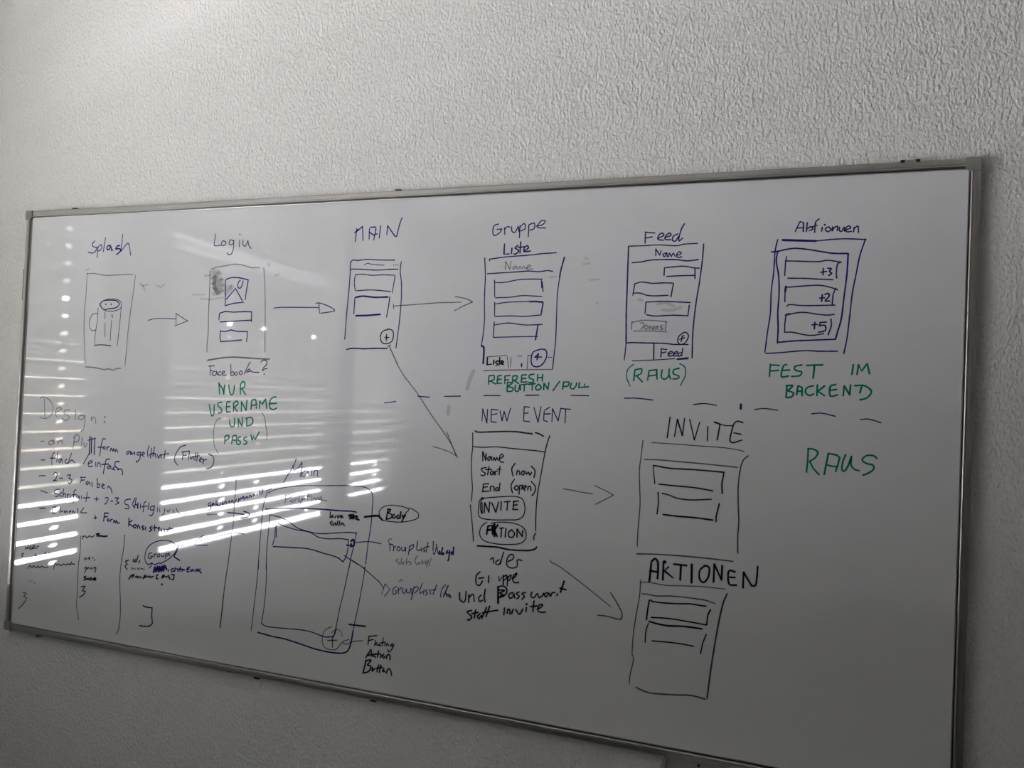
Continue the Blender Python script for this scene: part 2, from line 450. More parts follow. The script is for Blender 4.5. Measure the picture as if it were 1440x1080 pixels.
CROPS = {'A': (90, 320, 5.143), 'B': (270, 320, 5.143), 'C': (270, 490, 6.75), 'D': (460, 300, 4.909), 'E': (650, 290, 4.0),
         'F': (860, 310, 4.5), 'G': (1060, 300, 3.857), 'H': (0, 540, 7.2), 'I': (160, 600, 6.0), 'J': (0, 660, 7.2),
         'K': (0, 730, 6.353), 'M': (150, 740, 6.75), 'N': (340, 640, 5.538), 'O': (350, 780, 6.0), 'P': (520, 740, 7.2),
         'Q': (640, 560, 5.143), 'R': (640, 750, 5.538), 'S': (870, 570, 4.909), 'T': (870, 780, 4.909), 'U': (1020, 550, 6.0),
         'V': (520, 460, 5.4), 'X': (0, 0, 1.0)}
n_ink = 0
def draw(name, label, colour, mm, text):
    """one drawing or line of writing: a sub-part of the writing surface. Each line of TEXT is strokes of one tracing tile;
    ~ marks a curved stroke, a leading /3.5 sets the pen width in mm of the strokes after it."""
    if '|' in text:            # several words or marks given together: each becomes a part of its own
        out = []; w0 = mm; labs = (label or '').split('|'); tile = 'X'
        for i, piece in enumerate(text.split('|')):
            lines = piece.strip().splitlines()
            if not lines[0].strip()[:2].strip() in CROPS: lines[0] = tile + ' ' + lines[0]
            out.append(draw(name, labs[i].strip() or None if i < len(labs) else None, colour, w0, '\n'.join(lines)))
            for ln in lines:
                tile = ln.strip().split(' ', 1)[0]
                for tok in ln.split():
                    if tok[0] == '/' and len(tok) > 1: w0 = float(tok[1:])
        return out
    global n_ink
    bm = bmesh.new(); w = mm / 1000; n_ink += 1
    lift = 0.00018 + 0.00001 * (n_ink % 12)
    for line in text.strip().splitlines():
        tile, rest = line.strip().split(' ', 1)
        x0, y0, s = CROPS[tile]
        for st in rest.split(';'):
            st = st.strip()
            if not st: continue
            if st[0] == '/':
                wtxt, st = st.split(' ', 1); w = float(wtxt[1:]) / 1000; st = st.strip()
            curve = st[0] == '~'
            nums = st.lstrip('~ ').split()
            P = []
            for q in nums:
                a, b = q.split(',')
                h = on_plane(x0 + float(a) / s, y0 + float(b) / s, 0.0)
                P.append(Vector((h.x, h.z)))
            P = smooth_pts(P) if curve else P
            ribbon(bm, P, w * (1.18 if tile in 'HIJKMC' else 1.04), lift)
    return part(name, bm, INK[colour], parent=surface, label=label)
draw('handwriting', 'violet word Splash', 'V', 2.8, '''
A ~225,95 205,120 215,140 238,145 225,175 205,185 175,178; 245,140 242,175 240,218; ~245,145 265,125 275,140 262,165 245,170; ~300,72 295,110 285,175
A /4 ~335,128 315,135 312,155 325,160 338,135 345,165 352,160; ~405,130 385,135 375,155 392,152 410,160 400,180 380,195; /2.6 425,48 420,100 412,172; ~415,172 440,135 465,113 475,150 483,202''')
draw('drawn_phone_outline', 'faint outline around the beer mug sketch', 'f', 2.4, '''
A ~165,335 220,332 290,345 350,345 430,340 500,338; ~517,345 505,450 480,620 460,780 450,900 440,1000; ~168,330 160,480 148,620 145,760 150,880 153,985; /3 ~155,1008 200,1010 250,1018 290,1028 325,1022 355,1032 385,1020 412,1018''')
draw('drawn_mug', 'small beer mug sketch with two dots', 'v', 2.4, '''
A /3 ~258,555 285,530 330,525 380,530 400,555 375,580 320,588 285,592 258,555; /2 ~262,560 275,535 320,518 375,518 408,535 415,565 400,590 350,605 300,600 265,572; ~248,580 240,680 228,760 222,820 222,850; ~415,570 405,680 395,770 385,858; /2.8 ~220,852 270,848 340,855
A /2 ~240,620 205,630 185,680 188,725 205,745 228,740; 297,610 297,660; 297,690 297,790; 345,670 338,760 335,820; /3 348,630 350,650; 303,555; 342,555''')
draw('drawn_arrow', 'thin arrow between the mug sketch and the Login sketch', 'v', 2.1, '''
A ~608,672 650,660 700,657 810,660; ~808,620 850,648 895,675; 895,675 800,712; 812,622 810,700''')
draw('ink_smudge', None, 's', 5, '''
A 545,405 570,420 605,412| 570,420 585,455| 670,420 700,430 725,412| 155,310 180,300|
B /4 0,485 90,485| 60,515 140,520 230,505| /6 90,350 130,345| 555,270| 600,345 630,338|
B /11 ~150,320 200,330 150,360 220,380 150,400 230,420 160,440 220,460 150,480| ~170,350 160,420 190,480| ~240,440 290,430 240,480|
F /6 ~290,530 340,520 400,545| ~320,565 380,570 440,550| 170,500 195,505|
E /4 690,290 710,300| 680,325 720,320| 770,410 720,415| 760,545| 490,400 530,395|
V /9 ~790,330 760,400 740,470| 600,600 595,660''')
draw('handwriting', 'violet word Login', 'v', 2.4, '''
B ~170,45 165,90 162,130 200,130 208,125; ~225,95 212,115 218,130 240,125 245,105 225,95; ~298,95 278,90 268,115 285,125 300,110 303,90; ~303,90 300,150 285,190 262,195 255,180; 345,90 342,140; 347,50; ~370,90 368,120 385,135 400,110 405,95 412,130 428,152''')
draw('drawn_phone_outline', 'faint outline around the Login sketch', 'f', 2.5, '''
B ~140,300 190,285 250,275 310,265 370,272 430,290 490,290; ~520,290 528,450 530,600 528,760 527,900; ~132,310 128,450 120,620 118,760 110,830 108,900; /4 ~112,960 200,945 300,937 420,945 520,950 560,952''')
draw('drawn_picture_icon', 'square with a mountain, picture placeholder', 'V', 2.8, '''
B ~245,375 290,362 350,365 405,378; 408,378 395,450 385,522; 243,380 242,470 240,565; 240,565 300,548 375,540; 248,520 315,440 365,530; ~350,380 335,400 332,430 350,438 365,410 370,385''')
draw('drawn_input_field', None, 'V', 2.9, '''
B 200,620 240,607 300,612 380,608 432,610; 432,610 430,680; 200,620 195,668; 203,683 300,677 425,670''')
draw('drawn_input_field', None, 'V', 2.9, '''
B 207,750 245,752 280,740 330,752 400,752; 402,752 395,825; 207,742 203,790 207,825; 207,825 290,820 360,813''')
draw('drawn_arrow', 'arrow between the Login and MAIN sketches', 'V', 2.4, '''
B 592,582 640,577 760,577 920,578; ~895,550 920,545 980,565 1025,590 1030,603 1000,610 930,620; 918,545 922,620''')
draw('handwriting', 'violet word and question mark under the Login sketch', 'v', 2.2, '''
C 178,172 172,255; 160,170 190,165 215,165; 172,210 200,210; ~225,215 200,225 195,250 215,258 230,240 235,215 240,250; ~275,215 255,230 250,250 275,252; ~285,240 310,230 308,215 290,222 285,248 305,255 328,250; ~368,150 370,200 368,255; ~370,235 390,220 400,240 385,258 370,250; ~420,222 405,240 420,255 435,238 420,222
C ~465,210 448,230 460,250 480,235 465,210; 552,130 525,180 495,245; ~520,215 545,195 550,215 515,225; ~525,225 560,215 580,225 640,228; ~655,130 680,110 710,120 705,155 680,180 670,210 690,195 715,190; 685,245''')
draw('handwriting', 'green word NUR|green word USERNAME', 'g', 3.4, '''
C 255,325 260,380 262,435; 258,335 290,380 302,435; 312,345 305,390 302,435; ~350,345 355,400 370,440 390,430 400,390 405,350; 460,345 460,390 460,435; ~460,345 480,315 500,325 500,360 470,385; 475,385 510,440|
C ~165,530 172,580 185,635 205,630 210,580 212,535; ~285,510 255,515 245,545 270,565 285,590 270,610 245,612; 330,510 325,560 330,605 365,600; 330,510 365,505; 328,555 360,550; 395,520 395,600; ~395,520 425,500 438,525 400,560; 405,560 430,600; 470,600 470,505; 470,505 515,590; 515,590 522,490
C 560,580 568,490; ~568,490 605,490 612,570; 560,545 620,530; 640,570 645,500; 645,500 665,530 700,480; 700,480 710,570; ~800,460 770,465 745,490 735,530 745,570 775,580 805,565; 740,525 805,520''')
draw('handwriting', 'green word UND|green word PASSW|thin tall brackets', 'g', 3.3, '''
C ~358,680 360,720 375,742 400,735 405,690 405,660; 440,745 440,665; 440,665 475,740; 475,740 480,655; 520,660 520,730; ~510,665 560,655 580,690 560,725 515,735 | ~312,835 310,905; ~312,835 345,825 350,855 315,875; 375,905 390,830; ~390,830 420,830 425,900; 380,870 425,870; ~465,840 440,845 440,870 462,885 450,910 425,908; ~520,840 495,850 495,870 520,885 515,905 490,908; 560,820 570,870; 570,870 590,830 600,865; 600,865 640,790|
C /1.8 ~268,660 230,690 208,760 205,850 215,930 250,1000; ~668,610 690,660 702,740 712,800 710,870''')
draw('handwriting', 'violet word MAIN', 'V', 2.7, '''
D 195,195 205,105; 190,135 215,110; 200,130 245,90; 245,90 248,190; 290,180 292,110 300,95; 300,95 335,95 338,105 322,185; 290,128 320,150 350,140; 370,85 360,172; 412,150 418,85; 418,85 470,160 480,160; ~480,160 500,80 518,30''')
draw('drawn_phone_outline', 'outline of the MAIN sketch with a title bar', 'v', 2.6, '''
D ~165,335 180,322 210,325 280,318 350,322 410,323 468,323; ~163,335 155,480 140,640 130,760 122,870; ~160,390 180,385 260,388 340,392 410,388 490,386; ~512,335 505,400 513,480 512,600 500,740 485,860 475,930; /3.4 ~135,940 175,932 260,935 330,932 415,933; /1.8 ~255,355 280,345 300,350 340,355 395,358; 460,357; 475,357; 490,357''')
draw('drawn_box', None, 'v', 2.4, '''
D ~195,425 240,420 310,428 380,425 465,427; 470,430 460,490 450,548; ~195,425 188,480 195,535; ~203,535 270,530 330,530 440,540''')
draw('drawn_box', None, 'V', 4.2, '''
D ~195,580 250,572 330,580 420,577; 198,707 280,705 368,697; /2.6 433,575 425,640 410,718; 192,585 188,640 185,695''')
draw('drawn_plus_button', 'circled plus at the foot of the MAIN sketch', 'b', 2.7, '''
D ~425,800 385,815 368,850 378,890 410,900 445,885 458,845 452,810 420,797; 412,835 408,880; 398,857 428,857''')
draw('drawn_arrow', 'arrow between the MAIN and Gruppe sketches', 'k', 2, '''
D 457,625 460,660; ~460,640 600,630 760,618 925,613; ~885,575 960,590 1005,612; ~1005,612 940,640 880,672''')
draw('drawn_arrow', 'long slanting arrow to the NEW EVENT sketch', 'k', 1.9, '''
V /2.4 ~150,148 180,215 210,285; /1.9 ~210,285 260,370 330,460 380,530 450,640 520,740 590,840; 590,840 620,890 660,980; /2.4 135,150 160,135; /1.8 ~585,795 610,860 650,960 668,992; ~478,905 560,930 620,955 660,980''')
draw('drawn_dash', None, 'v', 2.5, '''
V 110,575 200,565| 365,525 455,532| 565,526 690,524| 865,520 990,520|
X 739,556 758,555.5| 803,556 828,556.5| ~878,560 895,560 918,562.5| ~975,569 990,567.5 1008,570| /5 1042,568.5 1041.7,575| /2.3 ~1061,576 1075,574.5 1094,577| ~1141,582 1155,581 1175,585.5| ~1210,590 1222,589.5 1239,594.5''')
draw('handwriting', 'violet word Gruppe above the word Liste|violet word Liste under the word Gruppe', 'v', 2.6, '''
E ~205,100 180,110 172,140 180,165 210,150 222,130; 195,130 225,128; 238,120 240,160; ~240,130 255,115 268,118; ~278,115 280,140 295,148 310,125 315,115 320,145; 325,110 322,178; ~325,115 350,98 355,125 330,140; 375,105 372,172; ~375,105 405,95 405,125 380,135; ~415,112 450,105 468,85 450,80 430,100 425,120 470,122|
E /3.2 238,212 235,270 265,268; 280,235 277,268; ~315,220 298,235 318,250 300,270 290,268; 330,200 325,265; 315,232 350,228; ~345,255 372,235 365,222 350,235 350,255 385,252''')
draw('drawn_phone_outline', 'outline of the Gruppe Liste sketch', 'v', 2.6, '''
E ~127,290 130,400 125,520 125,640 118,720 108,780; /4.5 ~108,785 122,800 118,885; /2.6 155,308 153,298; ~153,298 250,285 380,275 450,267 530,262; ~140,380 220,375 300,370 370,365 430,368 480,362 510,367; /3.4 ~575,287 555,360 548,400; /2.4 ~548,400 535,500 530,640 525,760 515,850 508,915''')
draw('drawn_line', 'reddish line under the Gruppe Liste sketch', 'r', 2.2, '''
E ~120,925 220,922 350,920 510,918''')
draw('handwriting', 'faint word Name in the Gruppe Liste sketch', 'f', 2.3, '''
E 242,358 245,310; 245,310 268,355; 268,355 275,310; ~300,335 285,345 290,355 305,340 310,355; ~318,355 325,338 335,352 345,338 355,352; ~362,350 385,338 375,332 362,345 370,358 395,352''')
draw('drawn_box', None, 'v', 2.4, '''
E ~185,430 240,428 330,412 450,410; 445,410 447,460; 450,425 455,480; 182,415 183,510; ~185,515 270,512 340,503 450,508''')
draw('drawn_box', None, 'v', 2.4, '''
E ~185,550 260,540 380,535; /4 ~380,537 410,536 455,540; /2.4 183,540 182,615; ~182,620 280,617 350,620 440,612; /3.2 455,545 443,612''')
draw('drawn_box', None, 'v', 2.5, '''
E ~180,668 260,657 350,668 450,665; 180,650 175,738; 175,738 280,735 425,732; /3.4 427,665 412,752''')
draw('drawn_tab_bar', 'small word Liste on the left tab|thin tab lines', 'b', 3, '''
E 142,850 140,892 165,888; 178,865 176,890; ~200,868 188,878 200,888 190,898; 212,850 208,895; 200,872 225,870; ~218,885 232,878 225,870 217,885 232,890 | /1.4 253,845 262,908; 275,850 272,905; 370,840 365,915; 140,848 250,838; 370,838 395,840; 480,850 505,850; 310,843 335,843; /3 335,885 333,902''')
draw('drawn_plus_button', 'circled plus at the foot of the Gruppe Liste sketch', 'V', 2.8, '''
E ~440,805 400,820 388,860 395,895 425,903 455,885 475,845 470,810 440,803; 430,830 420,865; 408,850 447,848; 430,830 408,850''')
draw('handwriting', 'green word REFRESH|green word BUTTON||green word PULL', 'g', 3.3, '''
E 150,955 148,1003; ~150,955 178,952 178,975 152,985; 160,985 188,1000; 200,955 197,998 222,996; 200,955 222,952; 198,975 220,973; 240,955 240,998; 240,955 270,952; 240,978 262,976; 285,955 283,995; ~285,955 308,955 305,975 287,980; 292,980 318,998; 335,950 333,990 365,988; 335,950 362,948; 334,970 360,968; ~405,945 378,950 380,968 400,975 398,990 372,992; 425,945 423,985; 453,945 450,985; 424,965 452,963|
E 255,990 252,1040; ~255,990 280,995 255,1015; ~255,1015 285,1022 280,1040 252,1042; ~300,1005 298,1035 315,1040 325,1005 328,1035; 350,1005 348,1040; 330,1005 370,1000; 395,1000 393,1035; 372,1003 412,998; ~430,1000 412,1020 425,1035 445,1020 430,1000; 458,1033 460,995; 460,995 482,1030; 482,1030 488,990 | 548,985 510,1038 | 570,990 565,1030; ~568,990 600,990 595,1010 567,1015; ~615,995 608,1020 625,1028 640,1010 645,992; 660,992 655,1020 680,1018; 690,1000 685,1018 712,1015''')
draw('handwriting', 'violet word Feed above its sketch', 'v', 2.8, '''
F 215,72 212,145; 215,75 275,80; 215,112 258,104; ~290,115 330,95 320,80 298,95 295,120 330,125; ~335,110 375,95 368,80 345,95 340,120 375,122; ~420,85 392,100 385,125 405,130 425,100; ~462,20 440,60 425,128 450,112''')
draw('drawn_phone_outline', 'outline of the Feed sketch with two tabs', 'v', 2.5, '''
F ~110,163 200,160 300,155 410,160 460,150 545,145; /3.2 ~108,163 103,300 98,450 93,600 92,770; /2.4 ~92,770 90,800 80,885; /2.8 ~583,148 575,250 555,400 535,520 515,700 510,870; ~128,268 190,262 260,250 400,248 480,256 550,247; ~90,778 120,773 200,775 330,778 400,785 485,785; 268,780 266,885; /2 ~130,888 266,883 400,875; /4 415,878 485,872''')
draw('handwriting', 'word Name in the Feed sketch', 'v', 2.4, '''
F 280,225 280,180; 280,180 305,220; 305,220 315,190; ~345,205 325,215 335,230 350,205 352,232; ~360,230 368,208 378,228 390,208 405,230; ~412,222 440,210 430,198 412,215 420,235 445,230''')
draw('drawn_box', None, 'v', 2.6, '''
F ~335,300 400,293 460,290 520,300 555,302; 528,305 528,368; 335,300 332,350; ~348,355 430,350 525,348''')
draw('drawn_box', None, 'v', 2.6, '''
F ~145,402 190,390 260,398 330,395 390,397; 392,400 375,485; 147,400 135,475; ~135,460 180,460 230,475 290,477 358,474''')
draw('drawn_box', None, 'v', 2.6, '''
F ~218,517 320,512 400,515 500,520; 492,535 483,605; 218,517 212,590; ~220,597 280,605 380,600 480,603''')
draw('drawn_box', 'faint box around a short word in the Feed sketch', 'f', 2.2, '''
F ~128,645 200,632 290,635 350,642; 130,640 125,690; 345,640 340,695; ~140,700 250,700 350,705; ~180,650 200,648 205,665 185,690; ~222,662 208,675 218,690 232,675 222,662; ~240,690 245,668 260,690 265,665; ~285,668 270,680 280,690 292,670 295,690; ~325,662 308,672 325,685 308,693''')
draw('handwriting', 'word Feed on the right tab', 'v', 2.6, '''
F 315,812 312,865; 315,812 350,818; 312,840 345,832; ~358,848 385,838 378,828 360,840 362,858 388,855; ~392,848 418,838 412,828 395,840 395,858 418,855; ~440,835 422,845 425,860 442,850; 452,808 443,858''')
draw('drawn_plus_button', 'circled plus in the Feed sketch', 'v', 2.6, '''
F ~455,710 425,735 420,770 440,785 470,770 487,730 470,708 450,712; ~458,728 448,735 440,768; 430,752 462,742''')
draw('handwriting', 'green word RAUS in brackets', 'g', 3, '''
F /2.4 ~140,910 105,940 95,990 118,1050; ~430,905 465,930 465,985 435,1045; /3.2 148,945 140,1015; ~148,945 190,940 185,970 150,985; 160,985 195,1022; 228,1010 238,950; 238,950 285,945 288,1005; 232,985 285,978; ~320,945 315,990 335,1005 360,985 365,940; 365,980 375,1005; ~430,935 395,945 392,970 425,985 420,1000 388,1003''')
draw('handwriting', 'violet word Aktionen in mixed case', 'v', 2.6, '''
G 225,100 250,45; 250,45 270,50 268,100; 232,80 272,78; 290,50 285,100; ~288,85 310,72 320,85 300,95; ~355,30 335,50 330,105; 310,75 345,65; 372,75 368,98; 385,62; ~405,72 388,85 400,100 418,88 405,72; ~428,72 425,95 440,75 455,72 452,95; ~465,75 464,92 476,98 490,76; 490,74 492,98; ~495,90 525,80 515,68 498,82 505,100 530,98; 540,102 545,75; ~545,82 565,70 568,105''')
draw('drawn_phone_outline', 'double outline around three boxes', 'V', 2.5, '''
G /4.5 ~155,145 260,148 340,150; /2.6 ~340,150 420,142 500,138 600,142; 605,142; ~605,142 575,230 555,330 535,430 520,560 505,680 488,762; ~130,142 115,210 108,320 95,420 90,540 75,640 60,755; ~65,760 150,755 270,745 360,748 455,748; /3 ~95,210 140,205; ~135,205 180,195 230,190 300,197 370,208 430,217 510,218; ~512,218 505,330 490,450 475,570 455,640 443,683; ~128,700 220,692 320,688 443,683; ~130,205 122,260 135,340 137,440 130,540 132,620 128,705''')
draw('drawn_box', 'box reading +3', 'v', 2.6, '''
G 178,235 172,270 168,338; ~170,258 250,260 350,262 400,255 475,265; ~475,265 455,275 448,320 450,352; ~183,352 280,353 350,357 430,360; /3 362,320 395,315; 378,298 375,335; ~400,298 420,300 410,315 422,325 405,338''')
draw('drawn_box', 'box reading +2', 'v', 2.6, '''
G /4 175,395 170,425; /2.6 170,425 168,480; ~170,402 260,395 350,390 410,400 455,415; 445,405 430,440 425,495; ~180,505 195,495 260,500 340,500 440,498; /3 357,460 385,458; 372,440 368,478; ~385,440 405,435 408,450 388,475 412,475''')
draw('drawn_box', 'box reading +5', 'v', 2.6, '''
G 175,550 168,600 167,640; /4 175,550 200,545; /2.6 ~170,552 260,537 350,548 400,552 437,548; ~165,645 210,645 270,658 320,662 380,652; ~418,572 420,610 403,660; /3 315,605 345,603; 332,590 328,628; 395,590 360,592 355,612; ~355,610 385,608 388,635 350,645''')
draw('handwriting', 'green word FEST|green word IM|green word BACKEND', 'g', 3.4, '''
G 90,818 85,885; 90,822 140,825; 88,855 135,852; ~180,820 160,830 150,885 190,882; 155,852 195,850; ~262,822 225,830 225,850 258,860 250,880 205,885; 330,820 322,895; 285,825 375,822 | 540,820 532,875; 560,875 568,820; 568,820 585,855 615,815; 615,815 628,870|
G 180,935 175,1000; ~175,935 210,935 185,962; ~185,962 215,975 205,995 175,1000; 232,985 240,935; 240,935 262,945 262,990; 235,965 262,965; ~325,935 290,945 280,970 300,988 325,980; 345,930 342,990; 385,935 348,965 385,990; ~445,928 415,940 415,990 455,985; 418,960 450,955; 485,990 490,935; 490,935 520,985; 520,985 525,930; ~545,935 600,935 638,965 615,1000 575,1012; 585,940 575,975''')
draw('handwriting', 'pale word Design with colon', 'f', 2.4, '''
H 450,150 455,330; ~405,145 440,130 500,160 535,220 530,290 490,340 440,348 400,335; ~560,290 600,270 625,250 600,240 570,260 560,300 575,330; ~710,260 660,265 650,300 690,320 700,350 660,370 630,350; 765,260 762,365; ~855,320 810,320 795,350 830,360 860,320; ~862,320 858,400 845,460 815,480; 925,330 928,370; ~925,365 945,335 965,350 970,400; /3.5 1063,335; 1058,385''')
draw('handwriting', 'line starting an Plattform', 'f', 2.6, '''
H 415,580 445,578; ~540,570 500,580 495,610 530,610 545,570 550,605; 585,570 590,610; ~590,590 620,570 635,610; 755,540 740,660; ~745,545 780,510 805,540 790,580 745,590; 835,540 825,625; ~860,590 850,610 865,640 885,600''')
draw('handwriting', 'end of the word Plattform|word angelehnt|bracketed word', 'v', 2.7, '''
H /3.4 912,530 905,715; 930,540 925,700; /2.4 890,570 970,550; /3.4 960,545 955,715; /2.6 ~1070,560 1045,555 1025,620 1010,730; 990,640 1060,640; ~1060,630 1045,645 1055,660 1070,645; 1085,635 1085,670; ~1085,645 1100,635 1110,640; ~1120,680 1125,650 1145,680 1150,655 1170,685 1175,660 1195,690|
I ~130,205 110,215 115,235 140,210 142,238; ~150,210 152,235 175,215 178,240; ~225,215 200,220 200,240 225,235; ~228,215 220,270 195,300 190,285; ~235,240 260,225 245,215 238,240 255,250; ~300,160 285,210 290,255; 320,180 310,265; ~300,240 335,220; 345,170 330,250; ~335,235 350,225 355,260; ~370,235 378,265 395,235 400,265; 435,200 425,270; 400,240 465,225|
I ~610,155 560,175 520,240 515,290 540,325; 585,210 580,280; 575,215 640,205; 585,245 615,240; 640,210 630,280; ~650,245 650,275 670,250 675,280; 690,220 685,285; 710,220 700,290; 680,250 725,245; ~725,285 745,270 735,262 722,285 740,300; 755,270 755,315; ~755,285 785,275; ~800,230 835,250 845,290 825,340 780,355''')
draw('handwriting', 'word flach after a dash|slash and word einfach', 'v', 2.6, '''
H 415,770 455,768; ~555,690 530,720 525,820; 505,750 560,750; 585,685 575,790; ~615,755 595,775 605,795 625,760 630,795; ~680,760 660,775 665,800 690,800; 725,700 700,770 690,810; ~700,790 730,770 760,800 | 905,700 845,810; ~895,810 935,790 920,775 895,800 900,835 940,830; 970,790 970,835; ~985,840 990,805 1010,800 1020,840
H /3 ~1110,760 1075,770 1055,860 1045,910; 1030,815 1100,810; ~1110,820 1090,840 1100,860 1120,830 1125,865; ~1160,840 1140,860 1165,870; ~1210,785 1170,790 1165,830 1200,860; ~1190,870 1220,860 1240,880 1240,920''')
draw('handwriting', 'dash and figures 2-3|word Farben', 'v', 2.7, '''
H 395,930 460,928; ~540,920 560,895 580,910 565,960 540,980 575,975; 605,955 635,953; ~680,925 715,920 700,955 730,970 710,1010 690,1000 | 825,945 818,1000; 810,945 870,945; 820,975 860,970
J ~890,120 870,140 885,155 900,130 915,160; 930,130 935,180; 985,90 985,180; ~990,150 1010,150 1005,180 985,185; ~1030,175 1055,160 1040,150 1030,170 1040,190 1060,190; ~1090,190 1100,170 1125,200 1135,240''')
draw('handwriting', 'word Schriftart after a dash|plus sign and figures 2-3|word at the end of the line beginning Schriftart', 'v', 2.6, '''
J 410,215 480,238; ~605,200 560,210 550,240 585,250 590,270 560,275; ~630,235 605,245 610,270 630,270; 645,195 638,280; ~640,260 660,245 665,285; 680,250 682,290; ~682,262 700,250; 712,255 712,290; ~770,205 750,230 742,340; 725,260 775,255; ~790,260 775,280 790,295 800,270 805,300; 825,265 825,300; 885,230 870,330; 840,290 910,285 | 955,300 1000,300; 980,280 975,322; ~1065,290 1090,285 1095,305 1070,350 1060,348; 1120,322 1145,322
J ~1165,290 1200,290 1180,320 1205,340 1170,355|
I ~145,610 100,620 95,650 125,665 125,690 95,690; ~180,600 160,650 170,680; ~190,600 175,690; ~175,665 195,655 200,690; 205,640 205,690; 228,650 225,690; ~275,630 255,650 250,720; 235,675 285,670; 300,640 290,700; ~340,670 315,675 310,700 335,700 345,665; ~345,665 335,720 320,750 300,745; /2 370,680 368,720; ~385,690 390,720; ~430,690 425,730 410,745; ~445,700 460,720 475,695; ~500,700 510,725; ~530,690 540,720 570,745''')
draw('handwriting', 'word Elemente after a dash|plus sign and word Form|heavier word konsistent', 'v', 2.7, '''
J 400,395 460,395; ~570,380 535,390 530,440 560,445; 530,410 560,410; 610,380 610,440; ~620,430 640,420; ~650,440 655,420 665,440 675,420 685,440; ~700,430 720,420 705,440; ~735,440 740,420 755,440; 790,395 785,440; ~850,390 820,430 830,440 880,440 | 950,490 980,490; 965,465 968,505; /3.2 1060,440 1050,525; 1060,442 1100,445; 1055,480 1090,480; ~1100,500 1085,515 1100,525 1110,510; ~1120,530 1125,510 1140,505; ~1150,540 1158,515 1170,540 1180,520 1190,545 1210,540|
I /3.3 130,770 125,840; ~155,790 128,815 160,840; ~180,825 165,840 180,855 190,835 180,825; ~200,860 205,830 225,860; ~255,835 238,845 255,860 240,870; 270,845 268,870; ~325,840 305,855 322,870 300,885; 345,830 345,880; 330,855 365,850; ~370,860 385,850 380,880; 400,860 402,885; ~425,860 430,885; 475,850 450,890; 440,870 500,860''')
draw('drawn_column_line', None, 'k', 2.2, '''
K ~722,150 715,300 700,420 695,560 690,680 685,780 703,900''')
draw('drawn_column_line', None, 'k', 2.4, '''
K ~1115,140 1105,260 1080,420 1070,560 1075,700 1075,860 1060,980 1040,1025''')
draw('drawn_column_line', None, 'k', 2.2, '''
I ~1033,425 1030,520 1018,650 1010,800 1000,880
M ~1185,60 1180,150 1160,300 1130,500 1110,650; /3.2 ~1110,650 1095,800 1075,965''')
draw('handwriting', 'small list in the left table column', 'v', 2.6, '''
K ~225,250 240,262 255,235; ~260,260 275,240 280,262; ~290,255 315,245 300,235 290,258 320,262; ~330,265 332,248 350,240; ~225,268 250,258 270,268 300,262; ~215,305 195,312 205,325 190,335; ~320,310 312,325 330,325; ~395,310 410,300 415,315; ~425,315 440,300 455,312 | ~250,440 270,415 285,435 300,415 320,435 340,420 355,435 375,420 395,435 430,425; ~480,445 490,390 500,400; ~500,410 530,405 550,415 570,400 590,410 610,395; ~625,410 640,380; ~610,405 650,400 670,405|
K /2 260,555; 285,555; 310,570''')
draw('handwriting', 'small curly bracket in the left table column', 'k', 2.4, '''
K ~205,655 235,665 215,690 238,710 205,760 165,800''')
draw('handwriting', 'scribbled heading of the middle table column|||heavy word score|curly bracket in the middle table column', 'b', 2.6, '''
K 742,150 738,178; ~740,160 760,150 775,165 800,150 820,160 845,145; /4 ~860,135 885,130 880,150 905,150 930,155 960,150; ~865,155 870,130 | /2.4 ~755,345 760,362 775,345; ~785,360 800,340 800,365; 830,345; 845,365 | ~755,440 775,430 770,450 755,480; ~780,445 795,430; ~800,445 815,435 825,450; ~835,440 850,430 860,440; 855,440 850,480 | /3.6 ~770,510 752,520 770,535 750,545; ~790,525 780,535 795,540; ~805,525 800,540 815,540 815,525 805,525; 830,530 828,545; ~835,540 855,530 845,525 835,540 858,543|
K /2.6 ~725,605 760,600 735,640 762,645 740,680 710,695''')
draw('handwriting', 'black list in curly bracket beneath the word Groups', 'b', 2.9, '''
M ~210,320 180,335 195,360 175,380 195,410; 255,310 250,340; ~280,310 265,335 285,335; 300,275 285,335; 315,325 305,350; /2 ~235,410 245,395 255,410; ~265,400 275,410; ~290,395 300,410 315,395; ~325,400 345,405; 355,410; /3.4 ~210,505 235,465; ~230,470 260,460 240,490; ~270,485 290,475 295,490 310,475; ~320,490 330,480; ~345,500 365,465 360,490; ~370,485 385,470; ~390,485 410,475 420,485 445,475; 490,460 475,465 472,495 490,500; ~525,495 535,465 550,475 530,485; ~560,485 575,475; 590,465 585,490; ~600,480 600,505; 615,460 640,460 635,505 615,505; 525,552''')
draw('handwriting', 'scribbled out word|violet words right of the scribble', 'V', 3, '''
M /5 ~445,440 460,390 470,430 485,385 495,430 505,385 520,425 530,380 540,420 550,375 570,410 | /2.4 ~395,365 430,350 420,380 400,400; ~430,350 460,365 490,350 520,355; /3 585,420; ~640,400 615,410 620,435 640,420; 655,390 645,430; ~660,405 680,410 675,430; 700,385 695,430; ~685,405 730,410; ~715,430 725,415 745,415; ~790,385 765,400 765,430 785,430; 765,410 785,405; ~800,410 800,430 820,410 822,430; 840,410 838,430; ~850,430 860,405 865,430; ~890,405 870,420 890,430; 895,440''')
draw('drawn_square_bracket', None, 'b', 3, '''
M 345,755 380,768 432,775 428,850 435,920; ~435,920 410,945 370,950 310,945''')
